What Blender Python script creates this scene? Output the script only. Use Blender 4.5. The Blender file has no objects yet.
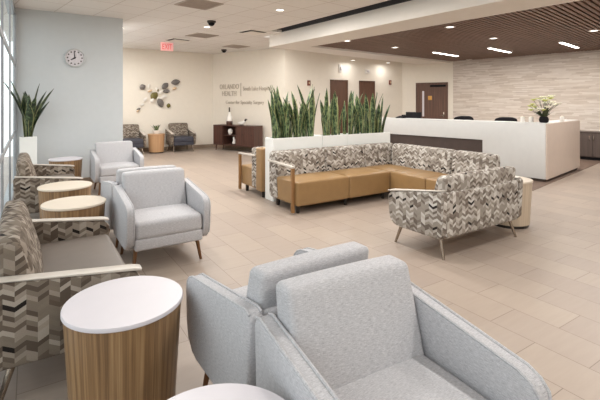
import bpy, bmesh, math, random
from mathutils import Vector, Matrix
C = bpy.context.scene.collection
PI = math.pi
rnd = random.Random(7)

# ------------------------------------------------------------------ camera frame
F, HZ, YAW, EYE = 415.0, 102.0, math.radians(33), 1.5
CS, SN = math.cos(YAW), math.sin(YAW)
def spot(px, py, z):                      # point at height z
    Z = (EYE - z) * F / (py - HZ); X = (px - 300) / F * Z
    return (X * CS + Z * SN, -X * SN + Z * CS)
def on_y(px, y):                          # x where a plane y=const is met
    r = (px - 300) / F
    return y * (SN + r * CS) / (CS - r * SN)
def zat(x, y, py):                        # height at floor position for image row
    return EYE - (py - HZ) * (SN * x + CS * y) / F

cam = bpy.data.cameras.new('camera'); cam.sensor_width = 36; cam.lens = F / 600 * 36
cam.shift_y = -(200 - HZ) / 600; cam.clip_start = 0.05
co = bpy.data.objects.new('camera', cam); C.objects.link(co)
co.location = (0, 0, EYE); co.rotation_euler = (PI / 2, 0, -YAW)
bpy.context.scene.camera = co

# ------------------------------------------------------------------ materials
def srgb(r, g, b):
    f = lambda v: ((v / 255 + .055) / 1.055) ** 2.4 if v > 10 else v / 255 / 12.92
    return (f(r), f(g), f(b), 1)
class NT:
    def __init__(s, name):
        s.m = bpy.data.materials.new(name); s.m.use_nodes = True
        s.t = s.m.node_tree; s.b = s.t.nodes['Principled BSDF']
    def n(s, typ, **kw):
        nd = s.t.nodes.new(typ)
        for k, v in kw.items(): setattr(nd, k, v)
        return nd
    def l(s, a, b): s.t.links.new(a, b)
    def math(s, op, a, b=None, c=None):
        nd = s.n('ShaderNodeMath', operation=op)
        for i, v in enumerate((a, b, c)):
            if v is None: continue
            if isinstance(v, (int, float)): nd.inputs[i].default_value = v
            else: s.l(v, nd.inputs[i])
        return nd.outputs[0]
    def ramp(s, fac, stops, interp='LINEAR'):
        nd = s.n('ShaderNodeValToRGB'); nd.color_ramp.interpolation = interp
        e = nd.color_ramp.elements
        while len(e) > 1: e.remove(e[-1])
        e[0].position, e[0].color = stops[0]
        for p, c in stops[1:]:
            x = e.new(p); x.color = c
        s.l(fac, nd.inputs[0]); return nd.outputs[0]
    def mix(s, fac, a, b, blend='MIX'):
        nd = s.n('ShaderNodeMix', data_type='RGBA', blend_type=blend)
        for i, v in ((0, fac), (6, a), (7, b)):
            if isinstance(v, (int, float)): nd.inputs[i].default_value = v
            elif isinstance(v, tuple): nd.inputs[i].default_value = v
            else: s.l(v, nd.inputs[i])
        return nd.outputs[2]
    def coord(s, which='UV', scale=(1, 1, 1), loc=(0, 0, 0), rot=(0, 0, 0)):
        tc = s.n('ShaderNodeTexCoord'); mp = s.n('ShaderNodeMapping')
        mp.inputs['Location'].default_value = loc; mp.inputs['Scale'].default_value = scale
        mp.inputs['Rotation'].default_value = rot
        s.l(tc.outputs[which], mp.inputs[0]); return mp.outputs[0]
    def noise(s, vec, scale, detail=3, rough=.5):
        nd = s.n('ShaderNodeTexNoise'); s.l(vec, nd.inputs['Vector'])
        nd.inputs['Scale'].default_value = scale; nd.inputs['Detail'].default_value = detail
        nd.inputs['Roughness'].default_value = rough
        return nd.outputs['Fac']
    def bump(s, h, strength=.2, dist=.01):
        nd = s.n('ShaderNodeBump'); nd.inputs['Strength'].default_value = strength
        nd.inputs['Distance'].default_value = dist; s.l(h, nd.inputs['Height'])
        s.l(nd.outputs[0], s.b.inputs['Normal'])
    def set(s, col=None, rough=.5, metal=0, spec=None):
        if col is not None:
            if isinstance(col, tuple): s.b.inputs['Base Color'].default_value = col
            else: s.l(col, s.b.inputs['Base Color'])
        s.b.inputs['Roughness'].default_value = rough; s.b.inputs['Metallic'].default_value = metal
        if spec is not None: s.b.inputs['Specular IOR Level'].default_value = spec
        return s.m
M = {}
def plain(name, col, rough=.5, metal=0, vary=.06, spec=None):
    t = NT(name)
    v = t.noise(t.coord('Object'), 9, 3)
    d = tuple(c * (1 - vary) for c in col[:3]) + (1,); e = tuple(min(1, c * (1 + vary)) for c in col[:3]) + (1,)
    M[name] = t.set(t.ramp(v, [(.3, d), (.7, e)]), rough, metal, spec)
def emis(name, col, st):
    t = NT(name); t.set(col, .5); t.b.inputs['Emission Color'].default_value = col
    t.b.inputs['Emission Strength'].default_value = st; M[name] = t.m

plain('grey_wall', srgb(202, 206, 208), .85, 0, .012)
plain('cream_wall', srgb(233, 225, 212), .85, 0, .012)
plain('soffit_paint', srgb(236, 230, 222), .85, 0, .012)
plain('white_laminate', srgb(214, 208, 212), .35, 0, .01)
plain('desk_white', srgb(214, 213, 210), .3, 0, .015)
plain('planter_white', srgb(238, 238, 234), .4, 0, .01)
plain('tan_leather', srgb(150, 118, 78), .42, 0, .06)
plain('taupe_vinyl', srgb(116, 106, 98), .45, 0, .04)
plain('navy_vinyl', srgb(56, 56, 66), .45, 0, .04)
plain('baseboard_vinyl', srgb(150, 132, 114), .6)
plain('dark_metal', srgb(60, 55, 52), .35, .6)
plain('bronze', srgb(125, 92, 66), .32, .75)
plain('chrome', srgb(160, 146, 132), .25, .85)
plain('rail_wood', srgb(196, 187, 176), .4)
plain('bronze_post', srgb(150, 112, 72), .4, .2)
plain('dark_panel', srgb(72, 58, 52), .45, 0, .1)
plain('alu', srgb(150, 152, 155), .4, .2)
plain('clock_silver', srgb(196, 196, 196), .4, 0, .01)
plain('alu_dark', srgb(70, 72, 76), .4, .2)
plain('black_plastic', srgb(30, 28, 30), .6, 0, .05, .12)
plain('black_mesh', srgb(34, 32, 34), .8, 0, .05, .08)
plain('letter_grey', srgb(190, 178, 162), .5, 0)
plain('white_ceramic', srgb(240, 236, 230), .25)
plain('leaf_dark', srgb(112, 106, 102), .4, .3, .25)
plain('leaf_olive', srgb(108, 98, 48), .4, .3, .25)
plain('leaf_white', srgb(238, 232, 224), .4)
plain('leaf_tan', srgb(206, 178, 146), .5)
plain('soil', srgb(58, 46, 38), .95, 0, .3)
plain('petal', srgb(246, 243, 226), .6)
plain('petal_green', srgb(196, 200, 120), .6)
plain('stem_green', srgb(62, 70, 42), .6, 0, .2)
plain('alarm_red', srgb(120, 62, 48), .5)
plain('exit_red', srgb(222, 96, 96), .5)
plain('plastic_white', srgb(238, 234, 228), .5)
plain('plaque_gold', srgb(214, 160, 78), .45)
plain('vent_grey', srgb(176, 164, 154), .6)
plain('vent_dark', srgb(66, 56, 50), .7)
plain('cove_dark', srgb(66, 65, 69), .8)
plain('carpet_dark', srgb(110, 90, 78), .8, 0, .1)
plain('desk_shaded', srgb(206, 188, 174), .4, 0, .02)
plain('outdoor_ground', srgb(190, 188, 180), .9)
emis('light_lens', (1, .96, .9, 1), 4)
emis('linear_lens', (1, .95, .88, 1), 9)
emis('exit_face', srgb(240, 172, 168), .4)

def fabric():
    t = NT('grey_fabric')
    c = t.coord('UV')
    a = t.noise(t.coord('UV', (45, 520, 1)), 1, 2); b = t.noise(t.coord('UV', (520, 90, 1)), 1, 2)
    s = t.math('ADD', t.math('MULTIPLY', a, .65), t.math('MULTIPLY', b, .35))
    col = t.ramp(s, [(.34, srgb(160, 158, 160)), (.5, srgb(187, 185, 187)), (.66, srgb(210, 208, 209))])
    t.bump(s, .25, .002); M['grey_fabric'] = t.set(col, .9, 0, .2)
fabric()
def chevron(name, k):
    t = NT(name)
    tc = t.n('ShaderNodeTexCoord'); sp = t.n('ShaderNodeSeparateXYZ'); t.l(tc.outputs['UV'], sp.inputs[0])
    u = t.math('DIVIDE', sp.outputs[0], .048)
    col = t.math('FLOOR', u); fr = t.math('SUBTRACT', u, col)
    par = t.math('MODULO', t.math('ABSOLUTE', col), 2)
    tri = t.math('ABSOLUTE', t.math('SUBTRACT', fr, par))       # zigzag
    v = t.math('ADD', t.math('DIVIDE', sp.outputs[1], .025), t.math('MULTIPLY', tri, 1.05))
    row = t.math('FLOOR', v)
    cb = t.n('ShaderNodeCombineXYZ'); t.l(col, cb.inputs[0]); t.l(row, cb.inputs[1])
    wn = t.n('ShaderNodeTexWhiteNoise', noise_dimensions='2D'); t.l(cb.outputs[0], wn.inputs['Vector'])
    wr = t.n('ShaderNodeTexWhiteNoise', noise_dimensions='1D'); t.l(row, wr.inputs['W'])
    val = t.math('ADD', t.math('MULTIPLY', wn.outputs['Value'], .56), t.math('MULTIPLY', wr.outputs['Value'], .44))
    c = t.ramp(val, [(0, srgb(42, 37, 35)), (.11, srgb(108, 98, 90)), (.24, srgb(146, 138, 129)), (.38, srgb(176, 169, 161)),
        (.50, srgb(124, 114, 105)), (.60, srgb(198, 193, 186)), (.69, srgb(150, 142, 132)), (.79, srgb(112, 101, 92)), (.88, srgb(186, 179, 170)), (.955, srgb(144, 108, 76))], 'CONSTANT')
    w = t.noise(t.coord('UV', (300, 300, 1)), 1, 2)
    c = t.mix(.25, c, t.ramp(w, [(.3, (.35, .34, .33, 1)), (.7, (.8, .78, .76, 1))]), 'OVERLAY')
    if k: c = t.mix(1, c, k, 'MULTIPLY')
    M[name] = t.set(c, .85, 0, .25)
chevron('chevron_fabric', None); chevron('chevron_shaded', (.60, .55, .50, 1))  # second is a darker copy: shade on the window settees put into colour
def veneer(name, dark, mid, light, rough=.4, horiz=False):
    t = NT(name)
    sc = (1, 55, 1) if horiz else (55, 1, 1)
    a = t.noise(t.coord('UV', sc), 1, 4, .6); b = t.noise(t.coord('UV', tuple(x * 4 if x > 1 else x * 1.5 for x in sc)), 1, 2)
    s = t.math('ADD', t.math('MULTIPLY', a, .7), t.math('MULTIPLY', b, .3))
    M[name] = t.set(t.ramp(s, [(.36, dark), (.5, mid), (.64, light)]), rough)
veneer('table_veneer', srgb(112, 84, 58), srgb(142, 110, 76), srgb(168, 136, 98))
veneer('door_veneer', srgb(76, 50, 38), srgb(96, 66, 50), srgb(114, 80, 60))
veneer('cabinet_veneer', srgb(62, 40, 34), srgb(80, 52, 43), srgb(94, 62, 50))
veneer('slat_wood', srgb(104, 80, 66), srgb(128, 100, 84), srgb(148, 118, 100), .5, True)
veneer('light_veneer', srgb(170, 130, 94), srgb(184, 144, 106), srgb(196, 158, 120))
veneer('pale_veneer', srgb(186, 168, 146), srgb(198, 180, 158), srgb(206, 190, 168))
plain('cream_laminate', srgb(214, 200, 182), .35, 0, .01)
veneer('side_cabinet', srgb(74, 62, 58), srgb(86, 74, 68), srgb(98, 84, 78))
def floor_mat():
    t = NT('floor_tile')
    tc = t.n('ShaderNodeTexCoord'); sp = t.n('ShaderNodeSeparateXYZ'); t.l(tc.outputs['Object'], sp.inputs[0])
    cb = t.n('ShaderNodeCombineXYZ')
    t.l(t.math('ADD', sp.outputs[1], 60 - 1.373), cb.inputs[0]); t.l(t.math('ADD', sp.outputs[0], 30 - 2.639), cb.inputs[1])
    br = t.n('ShaderNodeTexBrick', offset=.5, offset_frequency=2); t.l(cb.outputs[0], br.inputs['Vector'])
    br.inputs['Scale'].default_value = 1; br.inputs['Brick Width'].default_value = .6; br.inputs['Row Height'].default_value = .3
    br.inputs['Mortar Size'].default_value = .0028; br.inputs['Mortar Smooth'].default_value = .3
    br.inputs['Color1'].default_value = srgb(184, 168, 154); br.inputs['Color2'].default_value = srgb(174, 158, 146)
    br.inputs['Mortar'].default_value = srgb(142, 126, 114)
    a = t.noise(t.coord('Object', (1.2, 9, 1)), 3, 5, .6)
    c = t.mix(.35, br.outputs['Color'], t.ramp(a, [(.3, srgb(120, 116, 112)), (.7, srgb(140, 138, 136))]), 'OVERLAY')
    M['floor_tile'] = t.set(c, .42, 0, .35)
    iv = t.math('SUBTRACT', 1, br.outputs['Fac']); t.bump(iv, .15, .003)
floor_mat()
def ceil_mat():
    t = NT('ceiling_tile')
    br = t.n('ShaderNodeTexBrick', offset=0, offset_frequency=1)
    t.l(t.coord('Object', (1, 1, 1), (30.5, 60.1, 0), (0, 0, -math.radians(10))), br.inputs['Vector'])
    br.inputs['Scale'].default_value = 1; br.inputs['Brick Width'].default_value = .61; br.inputs['Row Height'].default_value = .61
    br.inputs['Mortar Size'].default_value = .008; br.inputs['Mortar Smooth'].default_value = .2
    br.inputs['Color1'].default_value = srgb(234, 230, 226); br.inputs['Color2'].default_value = srgb(230, 226, 222)
    br.inputs['Mortar'].default_value = srgb(204, 196, 188)
    a = t.noise(t.coord('Object'), 160, 2)
    c = t.mix(.08, br.outputs['Color'], t.ramp(a, [(.35, (.3, .3, .3, 1)), (.6, (.9, .9, .9, 1))]), 'OVERLAY')
    M['ceiling_tile'] = t.set(c, .9, 0, .1)
    t.bump(t.math('SUBTRACT', 1, br.outputs['Fac']), .3, .004)
ceil_mat()
def stone_mat():
    t = NT('ledge_stone')
    tc = t.n('ShaderNodeTexCoord'); sp = t.n('ShaderNodeSeparateXYZ'); t.l(tc.outputs['UV'], sp.inputs[0])
    row = t.math('FLOOR', t.math('DIVIDE', sp.outputs[1], .03))
    wr = t.n('ShaderNodeTexWhiteNoise', noise_dimensions='1D'); t.l(row, wr.inputs['W'])
    u = t.math('ADD', t.math('DIVIDE', sp.outputs[0], .42), t.math('MULTIPLY', wr.outputs['Value'], 7.3))
    cell = t.math('FLOOR', u)
    cb = t.n('ShaderNodeCombineXYZ'); t.l(cell, cb.inputs[0]); t.l(row, cb.inputs[1])
    wn = t.n('ShaderNodeTexWhiteNoise', noise_dimensions='2D'); t.l(cb.outputs[0], wn.inputs['Vector'])
    ns = t.noise(t.coord('UV', (3, 22, 1)), 1, 4, .6)
    s = t.math('ADD', t.math('MULTIPLY', wn.outputs['Value'], .55), t.math('MULTIPLY', ns, .6))
    c = t.ramp(s, [(.15, srgb(196, 185, 176)), (.4, srgb(211, 201, 192)), (.65, srgb(220, 211, 203)), (.95, srgb(230, 223, 216))])
    big = t.noise(t.coord('UV', (.5, 1.3, 1)), 1, 3, .6)
    c = t.mix(.3, c, t.ramp(big, [(.35, srgb(110, 104, 100)), (.6, srgb(150, 148, 146))]), 'OVERLAY')
    M['ledge_stone'] = t.set(c, .85, 0, .2)
    t.bump(s, .5, .02)
stone_mat()
def leaf_mat(name, k):
    t = NT(name)
    tc = t.n('ShaderNodeTexCoord'); sp = t.n('ShaderNodeSeparateXYZ'); t.l(tc.outputs['UV'], sp.inputs[0])
    n = t.noise(t.coord('UV', (2, 16, 1)), 1, 4, .6)
    c = t.ramp(n, [(.38, srgb(34, 48, 34)), (.5, srgb(62, 84, 56)), (.62, srgb(120, 140, 98))])
    e = t.math('ABSOLUTE', t.math('SUBTRACT', t.math('FRACT', sp.outputs[0]), .5))
    m = t.math('GREATER_THAN', e, .40)
    oi = t.n('ShaderNodeObjectInfo')
    c = t.mix(m, c, srgb(172, 174, 118))
    if k < 1: c = t.mix(1, c, (k, k, k, 1), 'MULTIPLY')
    M[name] = t.set(c, .42, 0, .4)
leaf_mat('snake_leaf', 1); leaf_mat('snake_leaf_backlit', .5)  # second is the same leaf with its backlit shade put into the colour
def glass_mat():
    t = NT('window_glass'); t.t.nodes.remove(t.b)
    o = t.t.nodes['Material Output']
    tr = t.n('ShaderNodeBsdfTransparent'); tr.inputs[0].default_value = (.94, .97, .97, 1)
    gl = t.n('ShaderNodeBsdfGlossy'); gl.inputs['Roughness'].default_value = .02
    mx = t.n('ShaderNodeMixShader'); mx.inputs[0].default_value = .05; t.l(tr.outputs[0], mx.inputs[1]); t.l(gl.outputs[0], mx.inputs[2])
    t.l(mx.outputs[0], o.inputs[0]); M['window_glass'] = t.m
glass_mat()

# ------------------------------------------------------------------ mesh helpers
def new(): 
    bm = bmesh.new(); bm.loops.layers.uv.new('UVMap'); return bm
def boxuv(bm, faces=None):
    uv = bm.loops.layers.uv.verify(); bm.normal_update()
    for f in (faces or bm.faces):
        n = f.normal; a = [abs(x) for x in n]; k = a.index(max(a))
        for l in f.loops:
            p = l.vert.co
            l[uv].uv = (p.y, p.z) if k == 0 else ((p.x, p.z) if k == 1 else (p.x, p.y))
def obj(name, bm, mat, parent=None, smooth=True, uv=True, ang=40):
    if uv: boxuv(bm)
    bmesh.ops.recalc_face_normals(bm, faces=bm.faces)
    me = bpy.data.meshes.new(name); bm.to_mesh(me); bm.free()
    if mat: me.materials.append(M[mat] if isinstance(mat, str) else mat)
    if smooth:
        me.polygons.foreach_set('use_smooth', [True] * len(me.polygons))
        me.set_sharp_from_angle(angle=math.radians(ang))
    o = bpy.data.objects.new(name, me); C.objects.link(o)
    if parent: o.parent = parent
    return o
def tag(o, label, cat, group=None):
    o['label'] = label; o['category'] = cat
    if group: o['group'] = group
    return o
def thing(name, label, cat, loc=(0, 0, 0), rotz=0, group=None):
    o = bpy.data.objects.new(name, None); C.objects.link(o); o.empty_display_size = .1
    o.location = loc; o.rotation_euler = (0, 0, rotz)
    return tag(o, label, cat, group)
def struct(name, bm, mat, parent=None, **k):
    o = obj(name, bm, mat, parent, **k)
    if not parent: o['kind'] = 'structure'
    return o
def dup(root, loc, rotz, label=None, group=None):
    r = root.copy(); C.objects.link(r); r.location = loc; r.rotation_euler = (0, 0, rotz)
    if label: r['label'] = label
    if group: r['group'] = group
    for ch in list(root.children):
        c = ch.copy(); C.objects.link(c); c.parent = r
        for g in ch.children:
            d = g.copy(); C.objects.link(d); d.parent = c
    return r
def xf(verts, m):
    for v in verts: v.co = m @ v.co
def rbox(bm, lo, hi, r=.02, n=3, puff=(0, 0, 0), mat=None, seg=3):
    """rounded, optionally puffed box"""
    c = [(a + b) / 2 for a, b in zip(lo, hi)]; h = [(b - a) / 2 for a, b in zip(lo, hi)]
    r = min(r, min(h) * .98)
    def params(hh):
        inner = hh - r
        edge = [inner + r * math.tan(k / seg * PI / 4) for k in range(1, seg + 1)]
        mid = [-inner + 2 * inner * k / n for k in range(n + 1)]
        return [-e for e in reversed(edge)] + mid + edge
    P = [params(x) for x in h]; cache = {}; out = []
    def vert(p):
        key = tuple(round(x, 6) for x in p)
        if key in cache: return cache[key]
        inn = [max(-(hh - r), min(hh - r, x)) for x, hh in zip(p, h)]
        d = Vector([x - y for x, y in zip(p, inn)])
        q = Vector(inn) + (d.normalized() * r if d.length > 1e-9 else d)
        s = [max(0, 1 - (q[k] / h[k]) ** 2) for k in range(3)]
        for k in range(3):
            a, b = [j for j in range(3) if j != k]
            q[k] += puff[k] * (q[k] / h[k]) * s[a] ** .7 * s[b] ** .7
        v = bm.verts.new(q + Vector(c)); cache[key] = v; out.append(v); return v
    for k in range(3):
        a, b = [(1, 2), (2, 0), (0, 1)][k]
        for sg in (-1, 1):
            for i in range(len(P[a]) - 1):
                for j in range(len(P[b]) - 1):
                    q = []
                    for di, dj in ((0, 0), (1, 0), (1, 1), (0, 1)):
                        p = [0, 0, 0]; p[k] = sg * h[k]; p[a] = P[a][i + di]; p[b] = P[b][j + dj]; q.append(vert(p))
                    if sg < 0: q.reverse()
                    try: bm.faces.new(q)
                    except ValueError: pass
    if mat: xf(out, mat)
    return out
def box(bm, lo, hi, bev=0, mat=None, seg=2):
    vs = [bm.verts.new((x, y, z)) for x in (lo[0], hi[0]) for y in (lo[1], hi[1]) for z in (lo[2], hi[2])]
    fs = [bm.faces.new([vs[i] for i in q]) for q in ((0, 1, 3, 2), (4, 6, 7, 5), (0, 4, 5, 1), (2, 3, 7, 6), (0, 2, 6, 4), (1, 5, 7, 3))]
    if bev:
        es = list({e for f in fs for e in f.edges})
        res = bmesh.ops.bevel(bm, geom=es, offset=bev, segments=seg, profile=.5, affect='EDGES')
        vs = list({v for f in res['faces'] for v in f.verts} | {v for v in vs if v.is_valid})
    if mat: xf(vs, mat)
    return vs
def prism(bm, pts, axis, a, b, bev=0, seg=2):
    """2D outline (CCW) extruded along axis from a to b"""
    def mk(p, t): return ((t, p[0], p[1]), (p[0], t, p[1]), (p[0], p[1], t))[axis]
    v0 = [bm.verts.new(mk(p, a)) for p in pts]; v1 = [bm.verts.new(mk(p, b)) for p in pts]
    f0 = bm.faces.new(v0); f1 = bm.faces.new(list(reversed(v1))); n = len(pts)
    for i in range(n): bm.faces.new((v0[(i + 1) % n], v0[i], v1[i], v1[(i + 1) % n]))
    if bev:
        bmesh.ops.recalc_face_normals(bm, faces=bm.faces)
        bmesh.ops.bevel(bm, geom=list(set(f0.edges) | set(f1.edges)), offset=bev, segments=seg, profile=.5, affect='EDGES')
def tube(bm, pts, rad, seg=10, cap=True):
    pts = [Vector(p) for p in pts]; rs = rad if isinstance(rad, (list, tuple)) else [rad] * len(pts)
    rings = []; ref = None
    for i, p in enumerate(pts):
        t = (pts[min(i + 1, len(pts) - 1)] - pts[max(i - 1, 0)]).normalized()
        if ref is None: ref = t.orthogonal().normalized()
        ref = (ref - t * ref.dot(t)).normalized(); bb = t.cross(ref)
        rings.append([bm.verts.new(p + (ref * math.cos(2 * PI * k / seg) + bb * math.sin(2 * PI * k / seg)) * rs[i]) for k in range(seg)])
    for a, b in zip(rings, rings[1:]):
        for k in range(seg): bm.faces.new((a[k], a[(k + 1) % seg], b[(k + 1) % seg], b[k]))
    if cap: bm.faces.new(list(reversed(rings[0]))); bm.faces.new(rings[-1])
def lathe(bm, prof, seg=32, c=(0, 0, 0), uvs=None):
    uv = bm.loops.layers.uv.verify(); rings = []
    for r, z in prof:
        rings.append([bm.verts.new((c[0] + r * math.cos(2 * PI * k / seg), c[1] + r * math.sin(2 * PI * k / seg), c[2] + z)) for k in range(seg)] if r > 1e-6 else [bm.verts.new((c[0], c[1], c[2] + z))])
    for i in range(len(rings) - 1):
        a, b = rings[i], rings[i + 1]
        for k in range(seg):
            k2 = (k + 1) % seg
            q = [a[k % len(a)], a[k2 % len(a)], b[k2 % len(b)], b[k % len(b)]]
            q2 = []
            for v in q:
                if v not in q2: q2.append(v)
            if len(q2) < 3: continue
            f = bm.faces.new(q2)
            for l in f.loops:
                kk = k2 if l.vert in (a[k2 % len(a)], b[k2 % len(b)]) and len(a) > 1 else k
                if kk == 0 and k == seg - 1: kk = seg
                l[uv].uv = (kk / seg * 2 * PI * prof[0][0] if prof[0][0] > .01 else kk / seg * 1.6, l.vert.co.z)
    if len(rings[0]) > 1: bm.faces.new(list(reversed(rings[0])))
    if len(rings[-1]) > 1: bm.faces.new(rings[-1])
def txt(name, s, width, height, mat, parent, m, depth=.012, spacing=1.0):
    cu = bpy.data.curves.new(name, 'FONT'); cu.body = s; cu.extrude = .02; cu.resolution_u = 3
    cu.space_character = spacing
    t = bpy.data.objects.new(name, cu); C.objects.link(t)
    me = bpy.data.meshes.new_from_object(t.evaluated_get(bpy.context.evaluated_depsgraph_get()))
    bpy.data.objects.remove(t); me.name = name
    xs = [v.co.x for v in me.vertices]; ys = [v.co.y for v in me.vertices]
    sx = width / (max(xs) - min(xs)); sy = height / (max(ys) - min(ys)); x0, y0 = min(xs), min(ys)
    for v in me.vertices: v.co = m @ Vector(((v.co.x - x0) * sx, (v.co.y - y0) * sy, (v.co.z + .02) / .04 * depth))
    me.materials.clear(); me.materials.append(M[mat])
    o = bpy.data.objects.new(name, me); C.objects.link(o); o.parent = parent; return o

# ------------------------------------------------------------------ setting
H, SOF = 3.10, 2.82
XW, YG, YA, YB = -.20, 8.55, 13.12, -4.5           # window plane, clock wall, art wall, wall behind camera
d_ = Vector((.413, -.911, 0)).normalized(); n_ = Vector((-d_.y * -1, -d_.x, 0)); n_ = Vector((-.911, -.413, 0)).normalized()
K1 = Vector((5.08, YA, 0)); K2 = K1 + d_ * 2.90
YD = K2.y
K3 = Vector((11.18, YD, 0)); K4 = K3 + d_ * 1.745
sd = Vector((.165, -.986, 0)).normalized()          # direction of the stone wall
K5 = K4 + sd * 14.0
def wall(name, a, b, z0, z1, mat, th=.15, side=1):
    """wall from a to b, thickness pushed away from the room"""
    a = Vector(a); b = Vector(b); d = (b - a).normalized(); n = Vector((-d.y, d.x, 0)) * side
    bm = new(); q = [a, b, b + n * th, a + n * th]
    prism(bm, [(p.x, p.y) for p in q], 2, z0, z1)
    uv = bm.loops.layers.uv.verify()
    for f in bm.faces:
        for l in f.loops:
            p = l.vert.co; l[uv].uv = ((Vector((p.x, p.y, 0)) - a).dot(d), p.z)
    return struct(name, bm, mat, uv=False, smooth=False)
bm = new(); box(bm, (-3.0, YB - .3, -.1), (15.5, 14, 0)); struct('floor', bm, 'floor_tile', smooth=False)
# clock wall: closes the alcove; its free end returns to the art wall
bm = new(); prism(bm, [(XW - .05, YG), (1.49, YG), (1.49, YA + .2), (XW - .05, YA + .2)], 2, 0, H); struct('wall_clock', bm, 'grey_wall', smooth=False)
wall('wall_art', (1.49, YA, 0), K1, 0, H, 'cream_wall')
wall('wall_sign', K1, K2, 0, H, 'cream_wall')
wall('wall_doors', K2, K3, 0, H, 'cream_wall')
wall('wall_corner', K3, K4, 0, H, 'cream_wall')
wall('wall_stone', K4, K5, 0, H, 'ledge_stone')
wall('wall_back', (XW - .3, YB, 0), (K5.x, YB, 0), 0, H, 'cream_wall', side=-1)
# baseboards
def base(name, a, b, side=1, hh=.11):
    a = Vector(a); b = Vector(b); d = (b - a).normalized(); n = Vector((-d.y, d.x, 0)) * -side
    bm = new(); q = [a, b, b + n * .014, a + n * .014]; prism(bm, [(p.x, p.y) for p in q], 2, 0, hh); struct(name, bm, 'baseboard_vinyl', smooth=False)
base('baseboard_clock', (XW, YG, 0), (1.49, YG, 0)); base('baseboard_art', (1.5, YA, 0), K1); base('baseboard_sign', K1, K2)
bx_d = [(on_y(330, YD), on_y(347.5, YD)), (on_y(359, YD), on_y(374.5, YD))]
base('baseboard_doors', K2, (bx_d[0][0] - .03, YD, 0))

# --- window wall: curtain-wall frame of mullions, rails and panes
mull = [-4.3, -2.7, -1.1, .5, 1.7, 3.2, 4.75, 6.45, 8.47]
bm = new(); box(bm, (XW - .12, YB, 0), (XW - .02, YG, .12)); struct('wall_sill', bm, 'alu', smooth=False)
bm = new(); box(bm, (XW - .12, YB, 2.98), (XW - .02, YG, H)); struct('wall_header', bm, 'alu', smooth=False)
for i in range(len(mull) - 1):
    a, b = mull[i], mull[i + 1]
    bm = new()
    box(bm, (XW - .03, a - .03, .12), (XW - .010, a + .03, 2.98), .003)
    if i == len(mull) - 2: box(bm, (XW - .03, b - .05, .12), (XW - .002, b + .07, 2.98), .003)
    for z in (1.0, 2.12): box(bm, (XW - .03, a + .03, z - .03), (XW - .012, b - .03, z + .03), .003)
    w = struct(f'window_{i + 1}', bm, 'alu', smooth=False)
    bm = new(); box(bm, (XW - .038, a, .12), (XW - .0305, b, 2.98)); obj('pane', bm, 'window_glass', w, smooth=False)
    bm = new(); box(bm, (XW - .03, a + .031, .12), (XW - .022, a + .05, 2.98)); obj('gasket', bm, 'alu_dark', w, smooth=False)
bm = new(); box(bm, (-40, -30, -.3), (-3.0, 40, -.12)); struct('ground', bm, 'outdoor_ground', smooth=False)

# --- ceiling with the slot beside the bulkhead
A0 = Vector((*spot(269.5, 47.2, SOF), 0)); bdir = Vector((.058, -1, 0)).normalized()   # bulkhead face line
def along(y, off=0): 
    t = (y - A0.y) / bdir.y; return (A0.x + bdir.x * t + off, y)
slot_far, slot_near, sw = A0.y - .55, -3.8, .33
bm = new(); prism(bm, [(XW - .3, YB - .2), along(YB - .2, -sw), along(slot_far, -sw), (XW - .3, slot_far)], 2, H, H + .06)
prism(bm, [(XW - .3, slot_far), along(slot_far), along(A0.y + .3), (13.5, A0.y + .3), (13.5, YA + .3), (XW - .3, YA + .3)], 2, H, H + .06)
prism(bm, [along(YB - .2, -sw), along(YB - .2), along(slot_near), along(slot_near, -sw)], 2, H, H + .06)
struct('ceiling', bm, 'ceiling_tile', smooth=False)
bm = new()
prism(bm, [along(slot_near, -sw - .02), along(slot_near, .02), along(slot_far, .02), along(slot_far, -sw - .02)], 2, H + .30, H + .34)
prism(bm, [along(slot_near, -sw - .02), along(slot_near, -sw), along(slot_far, -sw), along(slot_far, -sw - .02)], 2, H + .06, H + .30)
prism(bm, [along(slot_far, -sw), along(slot_far), along(slot_far + .03), along(slot_far + .03, -sw)], 2, H + .06, H + .3)
prism(bm, [along(slot_near, -.012), along(slot_near, -.002), along(slot_far, -.002), along(slot_far, -.012)], 2, H + .012, H + .30)
struct('trim_1', bm, 'cove_dark', smooth=False)
# soffit ring round the wood ceiling
Q1 = spot(310, 47, SOF); Q2 = spot(578, 1, SOF); qs = (Q2[0] - Q1[0]) / (Q2[1] - Q1[1])
Qn = (Q1[0] + qs * (YB - .2 - Q1[1]), YB - .2)
R1 = spot(453.5, 63.2, SOF); S1 = spot(402, 62.5, SOF)
bm = new()
prism(bm, [along(YB - .2), Qn, Q1, (A0.x, A0.y)], 2, SOF, H + .30)
far = [(A0.x, A0.y), Q1, (R1[0] + .3, R1[1] + .02), (13.3, R1[1] + .4), (13.3, YD + .2), (S1[0] + 1.5, S1[1] + (S1[1] - A0.y) / (S1[0] - A0.x) * 1.5), S1]
prism(bm, far, 2, SOF, H + .30)
struct('ceiling_soffit', bm, 'soffit_paint', smooth=False)
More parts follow.
